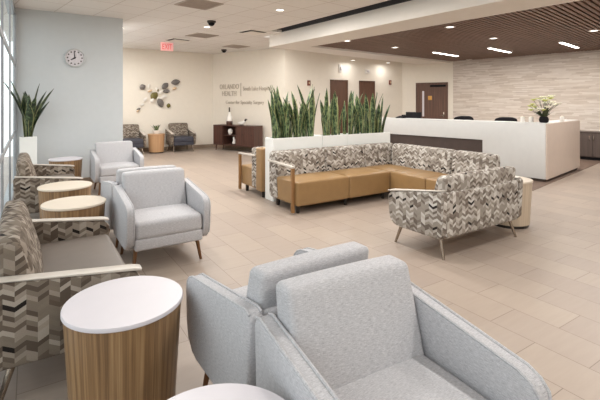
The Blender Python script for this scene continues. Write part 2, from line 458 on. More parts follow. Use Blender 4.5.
# slatted wood ceiling
sl = Vector((.985, .174, 0)).normalized(); sp_ = Vector((-sl.y, sl.x, 0)); PITCH = .085
def edge_t(o, x_of_y):      # param along sl where a slat meets line x = x0 + k*y
    x0, k = x_of_y; return (x0 + k * o.y - o.x) / (sl.x - k * sl.y)
near_l = (Q1[0] - qs * Q1[1], qs)
kst = sd.x / sd.y; stone_l = (K4.x - kst * K4.y + .02, kst)
R1v = Vector((R1[0], R1[1], 0)); kf = (R1[1] - Q1[1]) / (R1[0] - Q1[0])
bm = new(); i = 0
for i in range(-20, 170):
    o = Vector((6.0, 9.6, 0)) - sp_ * (PITCH * i)
    t0 = edge_t(o, near_l) + .012; t1 = edge_t(o, stone_l)
    # cut by far edge line y = Q1y + kf (x-Q1x)
    tf = (Q1[1] + kf * (o.x - Q1[0]) - o.y) / (sl.y - kf * sl.x)
    if sl.y - kf * sl.x > 0: t1 = min(t1, tf - .01)
    else: t0 = max(t0, tf + .01)
    if t1 - t0 < .05: continue
    a = o + sl * t0; b = o + sl * t1
    if a.y < YB - .1 and b.y < YB - .1: continue
    q = [a, b, b + sp_ * .052, a + sp_ * .052]
    prism(bm, [(p.x, p.y) for p in q], 2, SOF + .05, SOF + .10)
uv = bm.loops.layers.uv.verify()
for f in bm.faces:
    for l in f.loops:
        p = l.vert.co; l[uv].uv = (p.x * sl.x + p.y * sl.y, (p.x * sp_.x + p.y * sp_.y))
struct('ceiling_slats', bm, 'slat_wood', smooth=False, uv=False)
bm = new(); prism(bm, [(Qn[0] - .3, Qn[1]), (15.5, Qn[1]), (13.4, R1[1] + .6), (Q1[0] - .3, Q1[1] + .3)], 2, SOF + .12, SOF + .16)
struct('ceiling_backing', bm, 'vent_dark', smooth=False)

# --- doors
def flat_door(name, o, dx, w, h, plaque=False):
    """o: left foot on the wall face, dx: unit vector along the wall, front normal faces the room"""
    n = Vector((dx.y, -dx.x, 0)); m = Matrix(((dx.x, -n.x, 0, o.x), (dx.y, -n.y, 0, o.y), (0, 0, 1, 0), (0, 0, 0, 1)))
    bm = new(); f = .045
    for lo, hi in (((0, -.03, 0), (f, .02, h)), ((w - f, -.03, 0), (w, .02, h)), ((0, -.03, h - f), (w, .02, h))): box(bm, lo, hi, .004)
    xf(bm.verts, m); d = struct(name, bm, 'door_veneer', smooth=False)
    bm = new(); box(bm, (f, -.012, .01), (w - f, .02, h - f)); boxuv(bm); xf(bm.verts, m); obj('door_leaf', bm, 'door_veneer', d, smooth=False, uv=False)
    bm = new(); hx = w - f - .09
    box(bm, (hx - .02, -.028, .98), (hx + .02, -.012, 1.16), .003); tube(bm, [(hx, -.02, 1.05), (hx, -.06, 1.05), (hx - .11, -.06, 1.05)], .009, 8); xf(bm.verts, m); obj('door_handle', bm, 'chrome', d)
    if plaque:
        bm = new(); box(bm, (.205 * w, -.018, 1.0), (.265 * w, -.011, 1.88)); xf(bm.verts, m); obj('vision_panel', bm, 'white_laminate', d, smooth=False)
        bm = new(); box(bm, (.46 * w, -.06, h - .15), (w - f - .02, -.012, h - .085), .01); xf(bm.verts, m); obj('door_closer', bm, 'black_plastic', d)
        bm = new(); box(bm, (.39 * w, -.02, 1.57), (.51 * w, -.011, 1.71), .003); xf(bm.verts, m); obj('door_plaque', bm, 'plaque_gold', d)
for i, (a, b) in enumerate(bx_d): flat_door(f'door_{i + 1}', Vector((a, YD, 0)), Vector((1, 0, 0)), b - a, 2.21)
flat_door('door_3', K3 + d_ * .493, d_, 1.09, 2.17, True)

# dark floor zone around the desk
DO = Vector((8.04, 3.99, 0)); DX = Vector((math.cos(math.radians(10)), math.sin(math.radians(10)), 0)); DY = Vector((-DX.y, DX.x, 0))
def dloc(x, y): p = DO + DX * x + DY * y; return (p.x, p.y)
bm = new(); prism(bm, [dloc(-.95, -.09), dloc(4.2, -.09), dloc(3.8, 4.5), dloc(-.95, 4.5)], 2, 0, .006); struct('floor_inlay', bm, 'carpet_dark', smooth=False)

# ------------------------------------------------------------------ lounge seating
def lounge(name, label, cat, w, arm, back, seat, leg, cap=None, dep=.72, top=.80, bk=.675, th=.07, loc=(0, 0, 0), rotz=0, group=None):
    t = thing(name, label, cat, loc, rotz, group); hw, hd = w / 2, dep / 2; sp = .065 if cap else .03; fr = .60 if not cap else .56
    y0, y1 = -hd, hd
    prof = [(y1 - .06, .20), (y1 - .02, .24), (y1, bk - .035), (y1 - .015, bk - .01), (y1 - .04, bk), (y0 + .08, fr), (y0 + .035, fr - .018), (y0 + .008, fr - .05), (y0, .50), (y0 + .012, .34), (y0 + .035, .26), (y0 + .08, .215), (y0 + .14, .20)]
    for s in (-1, 1):
        a, b = (-hw, -hw + th) if s < 0 else (hw - th, hw)
        bm = new(); prism(bm, prof, 0, a, b, .016, 3); ao = obj('armrest', bm, arm, t)
        bm = new()
        if cap:
            pr = [(y1 - .04, bk - .004), (y1 - .015, bk + .006), (y0 + .05, fr + .011), (y0 + .006, fr), (y0 + .008, fr - .012), (y0 + .06, fr - .004)]
            prism(bm, pr, 0, a - .004, b + .004, .005, 2); obj('arm_rail', bm, cap, ao)
        else:
            for x in (a + .008, b - .008):
                tube(bm, [(x, y1 - .012, bk - .01), (x, y1 - .045, bk), (x, y0 + .08, fr), (x, y0 + .035, fr - .02), (x, y0 + .008, fr - .05), (x, y0 + .001, .5), (x, y0 + .012, .34), (x, y0 + .036, .26)], .0065, 6)
            obj('piping', bm, arm, ao)
    iw = hw - th
    bm = new(); rbox(bm, (-iw + .001, y1 - .10, .20), (iw - .001, y1 - .015, bk - .02), .03, 4); obj('back_panel', bm, arm if cap is None else back, t)
    bm = new(); vs = rbox(bm, (-iw + .004, -.085, 0), (iw - .004, .085, top - .40), .028 if not cap else .05, 6, (.0, .018, .008))
    zt = top - .40
    for v in vs:
        k = v.co.z / zt; v.co.y *= 1.05 - .35 * k
        v.co = Vector((v.co.x, v.co.y + (.19 + .085 * k) + (y1 - .36), v.co.z + .40))
    obj('backrest', bm, back, t)
    bm = new(); rbox(bm, (-iw + .001, y0 + .015, .20), (iw - .001, y1 - .08, .305), .02, 2); obj('seat_frame', bm, seat if cap else arm, t)
    bm = new(); rbox(bm, (-iw + .004, y0 + .012, .295), (iw - .004, y1 - .16, .452), .035, 6, (0, .006, .018)); obj('seat', bm, seat, t)
    for sx in (-1, 1):
        for sy in (-1, 1):
            bm = new(); x, y = sx * (hw - .10), sy * (hd - .12)
            tube(bm, [(x, y, .215), (x + sx * .03, y + sy * sp, .012), (x + sx * .032, y + sy * (sp + .003), 0)], [.02, .013, .013], 12); obj('leg', bm, leg, t)
    return t
GA = 'grey armchairs in back-to-back pairs'
c0 = lounge('armchair', 'grey upholstered armchair in the foreground, its seat facing the camera', 'armchair', .75, 'grey_fabric', 'grey_fabric', 'grey_fabric', 'bronze', loc=(1.08, 1.07, 0), rotz=math.radians(-3.5))
dup(c0, (1.075, 1.825, 0), PI + math.radians(1.5), 'grey armchair facing away, backed against the foreground grey armchair')
dup(c0, (1.06, 4.12, 0), 0, 'grey armchair in the middle of the room beside the round tables, facing the camera')
dup(c0, (1.05, 4.89, 0), PI, 'grey armchair facing away, only its back edge showing behind the middle grey armchair')
dup(c0, (1.23, 7.64, 0), 0, 'grey armchair against the grey clock wall, farthest of the grey ones')
s0 = lounge('patterned_settee', 'chevron patterned settee with taupe seat by the window, nearest the camera', 'settee', 1.25, 'chevron_shaded', 'chevron_shaded', 'taupe_vinyl', 'chrome', 'rail_wood', loc=(.175, 3.08, 0), rotz=PI / 2, top=.80, bk=.635)
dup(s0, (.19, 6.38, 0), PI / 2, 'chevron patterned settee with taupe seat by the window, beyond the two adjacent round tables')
lounge('patterned_loveseat', 'chevron patterned loveseat seen from behind on splayed metal legs', 'loveseat', 1.37, 'chevron_fabric', 'chevron_fabric', 'tan_leather', 'chrome', 'rail_wood', loc=(3.905, 2.87, 0), rotz=PI, top=.785, bk=.66)
g0 = lounge('patterned_armchair', 'patterned armchair with navy seat on the far wall, right of the small round table', 'armchair', .74, 'chevron_shaded', 'chevron_shaded', 'navy_vinyl', 'chrome', 'rail_wood', loc=(3.86, 12.66, 0), top=.84)
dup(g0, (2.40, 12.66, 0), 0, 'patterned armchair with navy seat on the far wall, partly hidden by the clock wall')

# ------------------------------------------------------------------ sectional and planter seating
def run_seat(bm, lo, hi): rbox(bm, lo, hi, .025, 4, (0, 0, .012))
def end_arm(t, x, yf, yb, s):
    """open arm: sloping rail from back to a front post"""
    bm = new(); prism(bm, [(min(yf, yb), .615 if yf < yb else .635), (max(yf, yb), .635 if yf < yb else .615), (max(yf, yb), .66 if yf < yb else .64), (min(yf, yb), .64 if yf < yb else .66)], 0, x - .028, x + .028, .006); a = obj('arm_rail', bm, 'rail_wood', t)
    bm = new(); k = .02 if yf < yb else -.02
    prism(bm, [(yf + k - .02, 0.02), (yf + k + .02, 0.02), (yf + k + .022, .615), (yf + k - .022, .615)], 0, x - .022, x + .022, .004); obj('arm_post', bm, 'bronze_post', a)
t = thing('sectional_sofa', 'L-shaped sectional sofa with tan seats and chevron patterned back in front of white planters', 'sofa', (2.93, 4.62, 0))
L = lambda x, y, z: (x - 2.93, y - 4.62, z)
for a, b in ((2.96, 3.85), (3.855, 4.655)):
    bm = new(); run_seat(bm, L(a, 4.62, .11), L(b, 5.20, .43)); obj('seat', bm, 'tan_leather', t)
bm = new(); run_seat(bm, L(4.66, 4.625, .11), L(5.24, 5.20, .43)); obj('seat', bm, 'tan_leather', t)
for a, b in ((3.945, 4.62), (3.26, 3.94)):
    bm = new(); run_seat(bm, L(4.66, a, .11), L(5.24, b, .43)); obj('seat', bm, 'tan_leather', t)
def back_run(pts, x0, x1, zt, ax, c):
    bm = new(); vs = rbox(bm, (x0, -.12, .11), (x1, .12, zt), .06, 8, (0, .015, 0))
    for v in vs:
        k = (v.co.z - .11) / (zt - .11); v.co.y = v.co.y * (1.1 - .35 * k) + .035 * k
        if ax: v.co = Vector((c + v.co.y, v.co.x, v.co.z))
        else: v.co = Vector((v.co.x, c + v.co.y, v.co.z))
    return bm
for a, b in ((2.935, 3.85), (3.852, 4.66), (4.662, 5.36)):
    obj('backrest', back_run(None, a - 2.93, b - 2.93, .785, 0, 5.255 - 4.62), 'chevron_fabric', t)
for a, b in ((3.26, 3.94), (3.942, 5.16)):
    obj('backrest', back_run(None, a - 4.62, b - 4.62, .785, 1, 5.285 - 2.93), 'chevron_fabric', t)
end_arm(t, 2.935 - 2.93, 0.06, .72, -1)
for x, y in ((3.03, 4.72), (3.03, 5.25), (4.6, 4.72), (4.76, 3.36), (5.26, 3.36), (5.26, 5.25), (3.85, 4.72)):
    bm = new(); lathe(bm, [(.022, 0), (.026, .01), (.03, .115)], 14, L(x, y, 0)); obj('foot', bm, 'dark_metal', t)
t = thing('bench_sofa', 'tan bench sofa on the far side of the white planters, only its end showing', 'sofa', (3.00, 5.72, 0))
for a, b in ((.03, .87), (.875, 1.72), (1.725, 2.48)):
    bm = new(); run_seat(bm, (a, .3, .11), (b, .80, .43)); obj('seat', bm, 'tan_leather', t)
bm = new(); rbox(bm, (0, 0, .10), (2.5, .19, .775), .02, 2); obj('back_panel', bm, 'tan_leather', t)
bm = new(); rbox(bm, (.015, .185, .12), (2.485, .40, .765), .05, 6); obj('backrest', bm, 'chevron_fabric', t)
end_arm(t, .0, .80, .19, -1)
for x in (.08, 2.4):
    for y in (.08, .66): bm = new(); lathe(bm, [(.022, 0), (.026, .01), (.03, .115)], 14, (x, y, 0)); obj('foot', bm, 'dark_metal', t)

# ------------------------------------------------------------------ round tables
def drum(label, x, y, r=.27, h=.55, top='white_laminate', body='table_veneer', group=None):
    t = thing('round_table', label, 'side table', (x, y, 0), 0, group)
    bm = new(); lathe(bm, [(r * .82, .0), (r * .82, .035)], 48); obj('plinth', bm, 'dark_metal', t)
    bm = new(); lathe(bm, [(r * .865, .035), (r * .97, h - .022)], 64); obj('table_body', bm, body, t, uv=False)
    bm = new(); lathe(bm, [(r * .985, h - .02), (r, h - .017), (r, h - .005), (r * .99, h)], 64); obj('tabletop', bm, top, t)
    return t
drum('round wood-sided side table with white top in the foreground, left of the grey armchairs', .382, 2.14)
drum('round side table with white top cut by the bottom edge of the photo', .42, 1.08)
drum('round side table with white top just beyond the nearest window settee', .35, 4.48, .275, .55, 'cream_laminate')
drum('round side table with white top, farther of the adjoining pair by the window', .335, 5.44, .275, .55, 'cream_laminate')
drum('round side table with white top by the grey wall beyond the farther window settee', .50, 8.02, .255, .55)
drum('round wood side table partly hidden behind the patterned loveseat', 4.935, 2.88, .26, .56, 'cream_laminate', 'pale_veneer')
t7 = drum('small round wood table between the two far patterned armchairs', 3.12, 12.60, .245, .56, 'light_veneer', 'light_veneer')

# ------------------------------------------------------------------ plants
def blade(bm, base, hgt, lean, w, tw, uo, k=9):
    uv = bm.loops.layers.uv.verify(); rings = []
    az = math.atan2(lean[1], lean[0]) if (lean[0] or lean[1]) else 0
    for i in range(k + 1):
        s = i / k; ww = w * (.55 + .9 * s - .25 * s * s) * min(1, (1 - s) * 3.2) ** .75 if s < 1 else .0006
        c = Vector(base) + Vector((lean[0] * s ** 1.6, lean[1] * s ** 1.6, hgt * s * (1 - .06 * s)))
        a = az + PI / 2 + tw * (s - .3); e = Vector((math.cos(a), math.sin(a), 0)); n = Vector((-e.y, e.x, 0))
        th = .0035 + .004 * (1 - s)
        rings.append([bm.verts.new(c - e * ww / 2 + n * ww * .13), bm.verts.new(c - n * th), bm.verts.new(c + e * ww / 2 + n * ww * .13), bm.verts.new(c + n * th)])
    us = (0.02, .5, .98, .5)
    for i in range(k):
        for j in range(4):
            f = bm.faces.new((rings[i][j], rings[i][(j + 1) % 4], rings[i + 1][(j + 1) % 4], rings[i + 1][j]))
            for l, (uu, vv) in zip(f.loops, ((us[j], i), (us[(j + 1) % 4], i), (us[(j + 1) % 4], i + 1), (us[j], i + 1))):
                l[uv].uv = (uu + uo, vv / k * hgt + uo * 3.7)
    bm.faces.new(rings[0]); bm.faces.new(list(reversed(rings[-1])))
def clump(x, y, z, n, hmin, hmax, r, spread, parent, w=.05, name='snake_plant', ry=None, leaf='snake_leaf', xlim=(-9, 9)):
    bm = new(); ry = ry or r
    for q in range(n):
        a = rnd.uniform(0, 2 * PI); rr = math.sqrt(rnd.random())
        h = rnd.uniform(hmin, hmax) * (1 - .15 * rr)
        l = rnd.uniform(.15, 1) * spread * h
        la = a + rnd.uniform(-.7, .7)
        bx0 = x + rr * r * math.cos(a); lx = min(max(bx0 + l * math.cos(la), xlim[0]), xlim[1]) - bx0
        blade(bm, (bx0, y + rr * ry * math.sin(a), z), h, (lx, l * math.sin(la) * .7), w * rnd.uniform(.75, 1.2), rnd.uniform(-1.2, 1.2), rnd.randint(0, 40))
    return obj(name, bm, leaf, parent, uv=False, ang=60)
def planter(label, x0, x1, y0, y1, h, clumps, group=None, **kw):
    cx, cy = (x0 + x1) / 2, (y0 + y1) / 2
    t = thing('snake_plant_planter', label, 'planter', (cx, cy, 0), 0, group)
    a, b = (x1 - x0) / 2, (y1 - y0) / 2; w = .022
    bm = new()
    for lo, hi in (((-a, -b, 0), (a, -b + w, h)), ((-a, b - w, 0), (a, b, h)), ((-a, -b + w, 0), (-a + w, b - w, h)), ((a - w, -b + w, 0), (a, b - w, h)), ((-a + w, -b + w, 0), (a - w, b - w, .05))): box(bm, lo, hi, .003, seg=1)
    obj('planter_box', bm, 'planter_white', t, smooth=False)
    bm = new(); rbox(bm, (-a + w, -b + w, h - .12), (a - w, b - w, h - .03), .01, 6, (0, 0, .008)); obj('soil', bm, 'soil', t)
    for (dx, n, h0, h1) in clumps: clump(dx, 0, h - .04, n, h0, h1, kw.get('r', .13), kw.get('spread', .22), t, kw.get('w', .05), ry=kw.get('ry', .085), leaf=kw.get('leaf', 'snake_leaf'), xlim=kw.get('xlim', (-9, 9)))
    return t
PY0, PY1, PH = 5.45, 5.71, .95
planter('white planter box of snake plants, leftmost of the three behind the sectional', 3.06, 3.97, PY0, PY1, PH, [(-.28, 10, .6, 1.1), (-.13, 13, .5, 1.05), (.1, 13, .5, 1.08), (.31, 10, .4, 1.0)], w=.08, r=.11, spread=.34, xlim=(-.66, .40))
planter('white planter box of snake plants, narrow middle one of three behind the sectional', 3.975, 4.49, PY0, PY1, PH, [(-.1, 11, .45, 1.05), (.1, 10, .42, .95)], w=.08, r=.08, spread=.3, xlim=(-.2, .2))
planter('white planter box of snake plants, rightmost of the three behind the sectional', 4.495, 5.50, PY0, PY1, PH, [(-.36, 10, .5, 1.0), (-.12, 13, .45, 1.02), (.13, 12, .42, .98), (.36, 10, .5, 1.06)], w=.08, r=.11, spread=.34, xlim=(-.44, .62))
planter('tall white pot with a snake plant coloured dark as backlit in the corner by the window', -.15, .09, 8.08, 8.34, .93, [(0, 17, .66, 1.2)], r=.055, ry=.055, spread=.44, w=.115, leaf='snake_leaf_backlit')
t = thing('potted_plant', 'small green plant in a white bowl on the far wood table', 'plant', (3.12, 12.60, .56))
bm = new(); lathe(bm, [(.06, 0), (.10, .05), (.11, .11), (.10, .11), (.085, .07), (0, .07)], 24); obj('bowl', bm, 'white_ceramic', t)
clump(0, 0, .08, 26, .14, .24, .05, .75, t, .045, 'foliage')

# ------------------------------------------------------------------ reception desk
t = thing('reception_desk', 'long white reception desk with dark lower front and end tinted for warm shade near the stone wall', 'desk', (DO.x, DO.y, .006), math.radians(10))
LEN, HT = 4.3, 1.10
bm = new(); prism(bm, [(0, .05), (1.17, .05), (1.17, .71), (LEN, .71), (LEN, HT), (0, HT)], 0, 0, .30, .005); obj('front_panel', bm, 'desk_white', t, ang=30)
bm = new(); box(bm, (.05, 1.17, .0), (.28, LEN, .709)); obj('lower_panel', bm, 'dark_panel', t, smooth=False)
bm = new(); box(bm, (.004, -.03, .05), (2.23, -.001, HT - .012), .003); obj('end_panel', bm, 'desk_shaded', t, smooth=False)  # white end face in warm shade: the shade is put into its colour
bm = new(); box(bm, (.3, 0, .05), (2.22, .30, HT), .006); obj('return_panel', bm, 'desk_white', t, ang=30)
bm = new(); box(bm, (.04, .02, 0), (2.19, .26, .05)); obj('plinth', bm, 'dark_panel', t, smooth=False)
bm = new(); box(bm, (.3, .3, .72), (.95, LEN, .75), .004); obj('worktop', bm, 'white_laminate', t, smooth=False)
for y in (2.0, 4.2):
    bm = new(); box(bm, (.32, y, 0), (.9, y + .03, .72)); obj('support_panel', bm, 'dark_panel', t, smooth=False)
def dpos(x, y, z): p = dloc(x, y); return (p[0], p[1], z)
def ray_local(px, x):           # local y on the desk where a given image column meets local x
    r = (px - 300) / F; best = None
    p = DO + DX * x
    X0, Z0 = p.x * CS - p.y * SN, p.x * SN + p.y * CS; X1, Z1 = DY.x * CS - DY.y * SN, DY.x * SN + DY.y * CS
    return (r * Z0 - X0) / (X1 - r * Z1)
def monitor(px, label, w):
    y = ray_local(px, .62); t = thing('monitor', label, 'monitor', dpos(.62, y, .756), math.radians(10))
    bm = new(); box(bm, (-.012, -w / 2, .12), (.018, w / 2, .49), .008); obj('screen', bm, 'black_plastic', t)
    bm = new(); box(bm, (-.035, -.03, .01), (-.012, .03, .3), .004); obj('stand', bm, 'dark_metal', t)
    bm = new(); box(bm, (-.12, -.07, 0), (.10, .07, .012), .004); obj('monitor_base', bm, 'dark_metal', t)
monitor(409.2, 'black computer monitor on the reception desk, left of the two by the door', .19)
monitor(416.5, 'black computer monitor on the reception desk, right of the two by the door', .27)
t = thing('desk_phone', 'low dark desk phone at the far left end of the reception desk', 'phone', dpos(.15, ray_local(401, .15), HT + .006), math.radians(10))
bm = new(); prism(bm, [(-.09, 0), (.09, 0), (.09, .055), (-.09, .02)], 1, -.1, .1, .006); obj('phone_body', bm, 'black_plastic', t)
bm = new(); rbox(bm, (-.07, -.1, .045), (.07, -.05, .085), .02, 2); obj('handset', bm, 'black_plastic', t)
def office_chair(px, label):
    y = ray_local(px, 1.25); t = thing('office_chair', label, 'office chair', dpos(1.25, y, .006), math.radians(10), 'office chairs behind the reception desk')
    bm = new(); rbox(bm, (-.24, -.24, .45), (.24, .24, .54), .04, 4, (0, 0, .015)); obj('seat', bm, 'black_mesh', t)
    bm = new(); vs = rbox(bm, (-.03, -.25, .62), (.03, .25, 1.145), .03, 8)
    for v in vs: v.co.x += .25 - .12 * (v.co.y / .25) ** 2; v.co.z -= .05 * (v.co.y / .25) ** 4 * (v.co.z - .62) / .5
    obj('backrest', bm, 'black_mesh', t)
    bm = new(); tube(bm, [(.1, 0, .44), (.3, 0, .46), (.30, 0, .8)], .018, 8); obj('back_support', bm, 'black_plastic', t)
    bm = new(); tube(bm, [(0, 0, .08), (0, 0, .46)], .025, 10); obj('column', bm, 'dark_metal', t)
    bm = new()
    for k in range(5):
        a = 2 * PI * k / 5; tube(bm, [(0, 0, .1), (.28 * math.cos(a), .28 * math.sin(a), .07)], [.03, .018], 8)
    obj('base', bm, 'black_plastic', t)
    for k in range(5):
        a = 2 * PI * k / 5; bm = new(); lathe(bm, [(.0, 0), (.022, .006), (.03, .03), (.022, .055), (0, .06)], 12, (.28 * math.cos(a), .28 * math.sin(a), 0)); obj('caster', bm, 'black_plastic', t)
office_chair(461, 'black office chair behind the reception desk, farther from the flowers')
office_chair(503.5, 'black office chair behind the reception desk, nearer the flowers')
def cup(px, lx, label):
    y = ray_local(px, lx); t = thing('candle_holder', label, 'candle holder', dpos(lx, y, HT + .006), 0, 'white candle holders on the desk')
    bm = new(); lathe(bm, [(.035, 0), (.04, .01), (.04, .10), (.034, .10), (.032, .08), (0, .08)], 20); obj('cup', bm, 'white_ceramic', t)
    bm = new(); lathe(bm, [(.026, .081), (.026, .11), (.004, .112), (.003, .122), (0, .123)], 16); obj('candle', bm, 'petal', t)
cup(522.5, .16, 'white candle holder on the desk, leftmost one beside the flowers')
cup(531, .16, 'white candle holder on the desk just left of the flowers')
cup(562, .9, 'white candle holder on the desk right of the flowers')
# flowers
fy = ray_local(548, .18)
t = thing('flower_arrangement', 'white and yellow flower arrangement in a dark vase on the desk corner', 'flowers', dpos(.18, max(fy, .08), HT + .006))
bm = new(); lathe(bm, [(.055, 0), (.075, .015), (.085, .06), (.07, .11), (.06, .115), (0, .10)], 24); obj('vase', bm, 'black_plastic', t)
bm = new(); heads = []
for k in range(30):
    a = rnd.uniform(0, 2 * PI); hh = rnd.uniform(.1, .40); rr = (.27 - .5 * max(0, hh - .2)) * rnd.uniform(.3, 1)
    p = (rr * math.cos(a), rr * math.sin(a), .1 + hh); heads.append(p)
    tube(bm, [(0.02 * math.cos(a), .02 * math.sin(a), .09), (rr * .5 * math.cos(a), rr * .5 * math.sin(a), .1 + hh * .6), p], .004, 5)
obj('stems', bm, 'stem_green', t)
bm = new()
for k in range(30):
    a = rnd.uniform(0, 2 * PI); blade(bm, (.03 * math.cos(a), .03 * math.sin(a), .1), rnd.uniform(.06, .2), (rnd.uniform(.06, .16) * math.cos(a), rnd.uniform(.06, .16) * math.sin(a)), .05, 0, 0, 5)
obj('leaves', bm, 'stem_green', t, uv=False)
for k, p in enumerate(heads):
    bm = new(); R = rnd.uniform(.034, .056)
    for q in range(6):
        a = 2 * PI * q / 6 + k
        vs = rbox(bm, (0, -R * .42, -.005), (R * 1.25, R * .42, .005), .005, 3, (0, 0, 0), seg=1)
        m = Matrix.Translation(p) @ Matrix.Rotation(a, 4, 'Z') @ Matrix.Rotation(-.5, 4, 'Y'); xf(vs, m)
    lathe(bm, [(0, -.004), (R * .3, 0), (R * .25, R * .3), (0, R * .4)], 8, p)
    obj('flower', bm, 'petal' if k % 3 else 'petal_green', t)
# low dark cabinets along the stone wall
for k, lab in enumerate(('low dark storage cabinet by the stone wall, right beside the desk end', 'low dark storage cabinet by the stone wall at the right edge of the photo')):
    sn = Vector((sd.y, -sd.x, 0)) # towards room
    o = Vector((*spot(580, 162, 0), 0)); 
    p = K4 + sd * ((o - K4).dot(sd) + k * .98 - .32)
    t = thing('storage_cabinet', lab, 'cabinet', (p.x + sn.x * .005, p.y + sn.y * .005, .0), math.atan2(sd.y, sd.x))
    bm = new(); box(bm, (0, -.50, .08), (.95, -.01, .70), .004); obj('cabinet_body', bm, 'side_cabinet', t, smooth=False)
    bm = new(); box(bm, (.02, -.46, .0), (.93, -.03, .08)); obj('plinth', bm, 'black_plastic', t, smooth=False)
    bm = new(); box(bm, (-.01, -.52, .70), (.96, -.01, .73), .004); obj('cabinet_top', bm, 'dark_panel', t, smooth=False)
    for q in range(2):
        bm = new(); box(bm, (.012 + q * .47, -.52, .10), (.468 + q * .47, -.501, .68), .003); d = obj('door', bm, 'side_cabinet', t, smooth=False)
        bm = new(); box(bm, (.40 + q * .09, -.545, .50), (.412 + q * .09, -.521, .62), .003); obj('handle', bm, 'chrome', d)

# ------------------------------------------------------------------ credenza on the sign wall
cz = K1 + d_ * .54
t = thing('credenza', 'dark brown credenza with an open middle bay under the wall lettering', 'credenza', (cz.x + n_.x * .12, cz.y + n_.y * .12, 0), math.atan2(d_.y, d_.x))
W_, D_, z0, z1 = 1.63, .42, .17, .79
bm = new()
for lo, hi in (((0, -D_, z1 - .03), (W_, 0, z1)), ((0, -D_, z0), (W_, 0, z0 + .03)), ((0, -D_, z0 + .03), (.03, 0, z1 - .03)), ((W_ - .03, -D_, z0 + .03), (W_, 0, z1 - .03)), ((.03, -.02, z0 + .03), (W_ - .03, 0, z1 - .03)), ((.37, -D_ + .02, z0 + .03), (.395, -.02, z1 - .03)), ((.90, -D_ + .02, z0 + .03), (.925, -.02, z1 - .03))): box(bm, lo, hi, .002, seg=1)
obj('cabinet_body', bm, 'cabinet_veneer', t, smooth=False)
bm = new(); box(bm, (.395, -D_ + .03, .465), (.90, -.02, .485)); obj('shelf', bm, 'cabinet_veneer', t, smooth=False)
for a, b in ((.032, .368), (.927, 1.26), (1.265, 1.598)):
    bm = new(); box(bm, (a, -D_ - .002, z0 + .032), (b, -D_ + .018, z1 - .032), .002, seg=1); d = obj('door', bm, 'cabinet_veneer', t, smooth=False)
    bm = new(); lathe(bm, [(.012, 0), (.012, .02), (0, .022)], 12); xf(bm.verts, Matrix.Translation((b - .05, -D_ - .002, .52)) @ Matrix.Rotation(PI / 2, 4, 'X')); obj('knob', bm, 'dark_metal', d)
for x in (.1, 1.53):
    for y in (-.37, -.05):
        bm = new(); tube(bm, [(x, y, z0), (x + (.03 if x > 1 else -.03), y, 0)], [.022, .013], 10); obj('leg', bm, 'cabinet_veneer', t)
def cred(x, y, z): 
    p = cz + n_ * (.12 - y) + d_ * x; return (p.x, p.y, z)
t = thing('bottle_vase', 'white bottle vase with dark neck and base standing on the credenza', 'vase', cred(.52, -.25, .79))
bm = new(); lathe(bm, [(.09, 0), (.095, .01), (.095, .11), (.085, .12)], 24); obj('vase_base', bm, 'cabinet_veneer', t)
bm = new(); lathe(bm, [(.085, .12), (.092, .16), (.075, .26), (.035, .36), (.025, .40)], 24); obj('vase_body', bm, 'white_ceramic', t)
bm = new(); lathe(bm, [(.025, .40), (.02, .46), (.022, .54), (.014, .545)], 16); obj('vase_neck', bm, 'vent_dark', t)
t = thing('bird_sculpture', 'white bird shaped sculpture with dark head on the credenza', 'sculpture', cred(1.02, -.25, .79), math.atan2(d_.y, d_.x))
bm = new(); tube(bm, [(-.17, 0, .10), (-.1, 0, .07), (0, 0, .062), (.09, 0, .10), (.13, 0, .145)], [.006, .035, .06, .045, .03], 12); obj('bird_body', bm, 'white_ceramic', t)
bm = new(); tube(bm, [(.125, 0, .14), (.155, 0, .175), (.185, 0, .18), (.22, 0, .172)], [.028, .034, .024, .004], 10); obj('bird_head', bm, 'vent_dark', t)
bm = new(); lathe(bm, [(.07, 0), (.07, .015), (.02, .03)], 20); obj('pedestal', bm, 'vent_dark', t)
t = thing('ornament', 'white ornament on the upper shelf of the open credenza bay', 'ornament', cred(.60, -.3, .486))
bm = new(); lathe(bm, [(.03, 0), (.06, .05), (.075, .12), (.05, .18), (0, .2)], 16); obj('ornament_body', bm, 'white_ceramic', t)
bm = new(); lathe(bm, [(.035, -.0), (.035, .012), (.03, .014)], 16); obj('pedestal', bm, 'vent_dark', t)
t = thing('figurine', 'white figurine on the lower shelf of the open credenza bay', 'figurine', cred(.77, -.32, .201))
bm = new(); tube(bm, [(0, 0, 0.02), (0, 0, .06), (.015, 0, .13), (-.01, 0, .2), (0, 0, .235)], [.045, .055, .04, .03, .02], 12); obj('figurine_body', bm, 'white_ceramic', t)
bm = new(); lathe(bm, [(.05, 0), (.05, .02), (.04, .022)], 16); obj('pedestal', bm, 'vent_dark', t)

# ------------------------------------------------------------------ wall pieces
rotm = lambda p: Matrix(((d_.x, 0, n_.x, p.x), (d_.y, 0, n_.y, p.y), (0, 1, 0, p.z), (0, 0, 0, 1)))
t = thing('wall_lettering', 'grey raised lettering on the cream wall above the credenza', 'sign', (0, 0, 0))
def lt(s, x0, x1, zb, zt, name='lettering'):
    p = K1 + d_ * x0 + n_ * .002; p.z = zb; return txt(name, s, x1 - x0, zt - zb, 'letter_grey', t, rotm(p), .014)
lt('ORLANDO', .31, 1.13, 1.915, 2.075); lt('HEALTH', .42, 1.02, 1.695, 1.855)
lt('South Lake Hospital', 1.30, 2.39, 1.815, 1.985); lt('Center for Specialty Surgery', .576, 2.13, 1.405, 1.545)
bm = new(); box(bm, (0, 0, 0), (.018, .42, .012)); p = K1 + d_ * 1.20 + n_ * .002; p.z = 1.68; xf(bm.verts, rotm(p)); obj('divider_bar', bm, 'letter_grey', t, smooth=False)

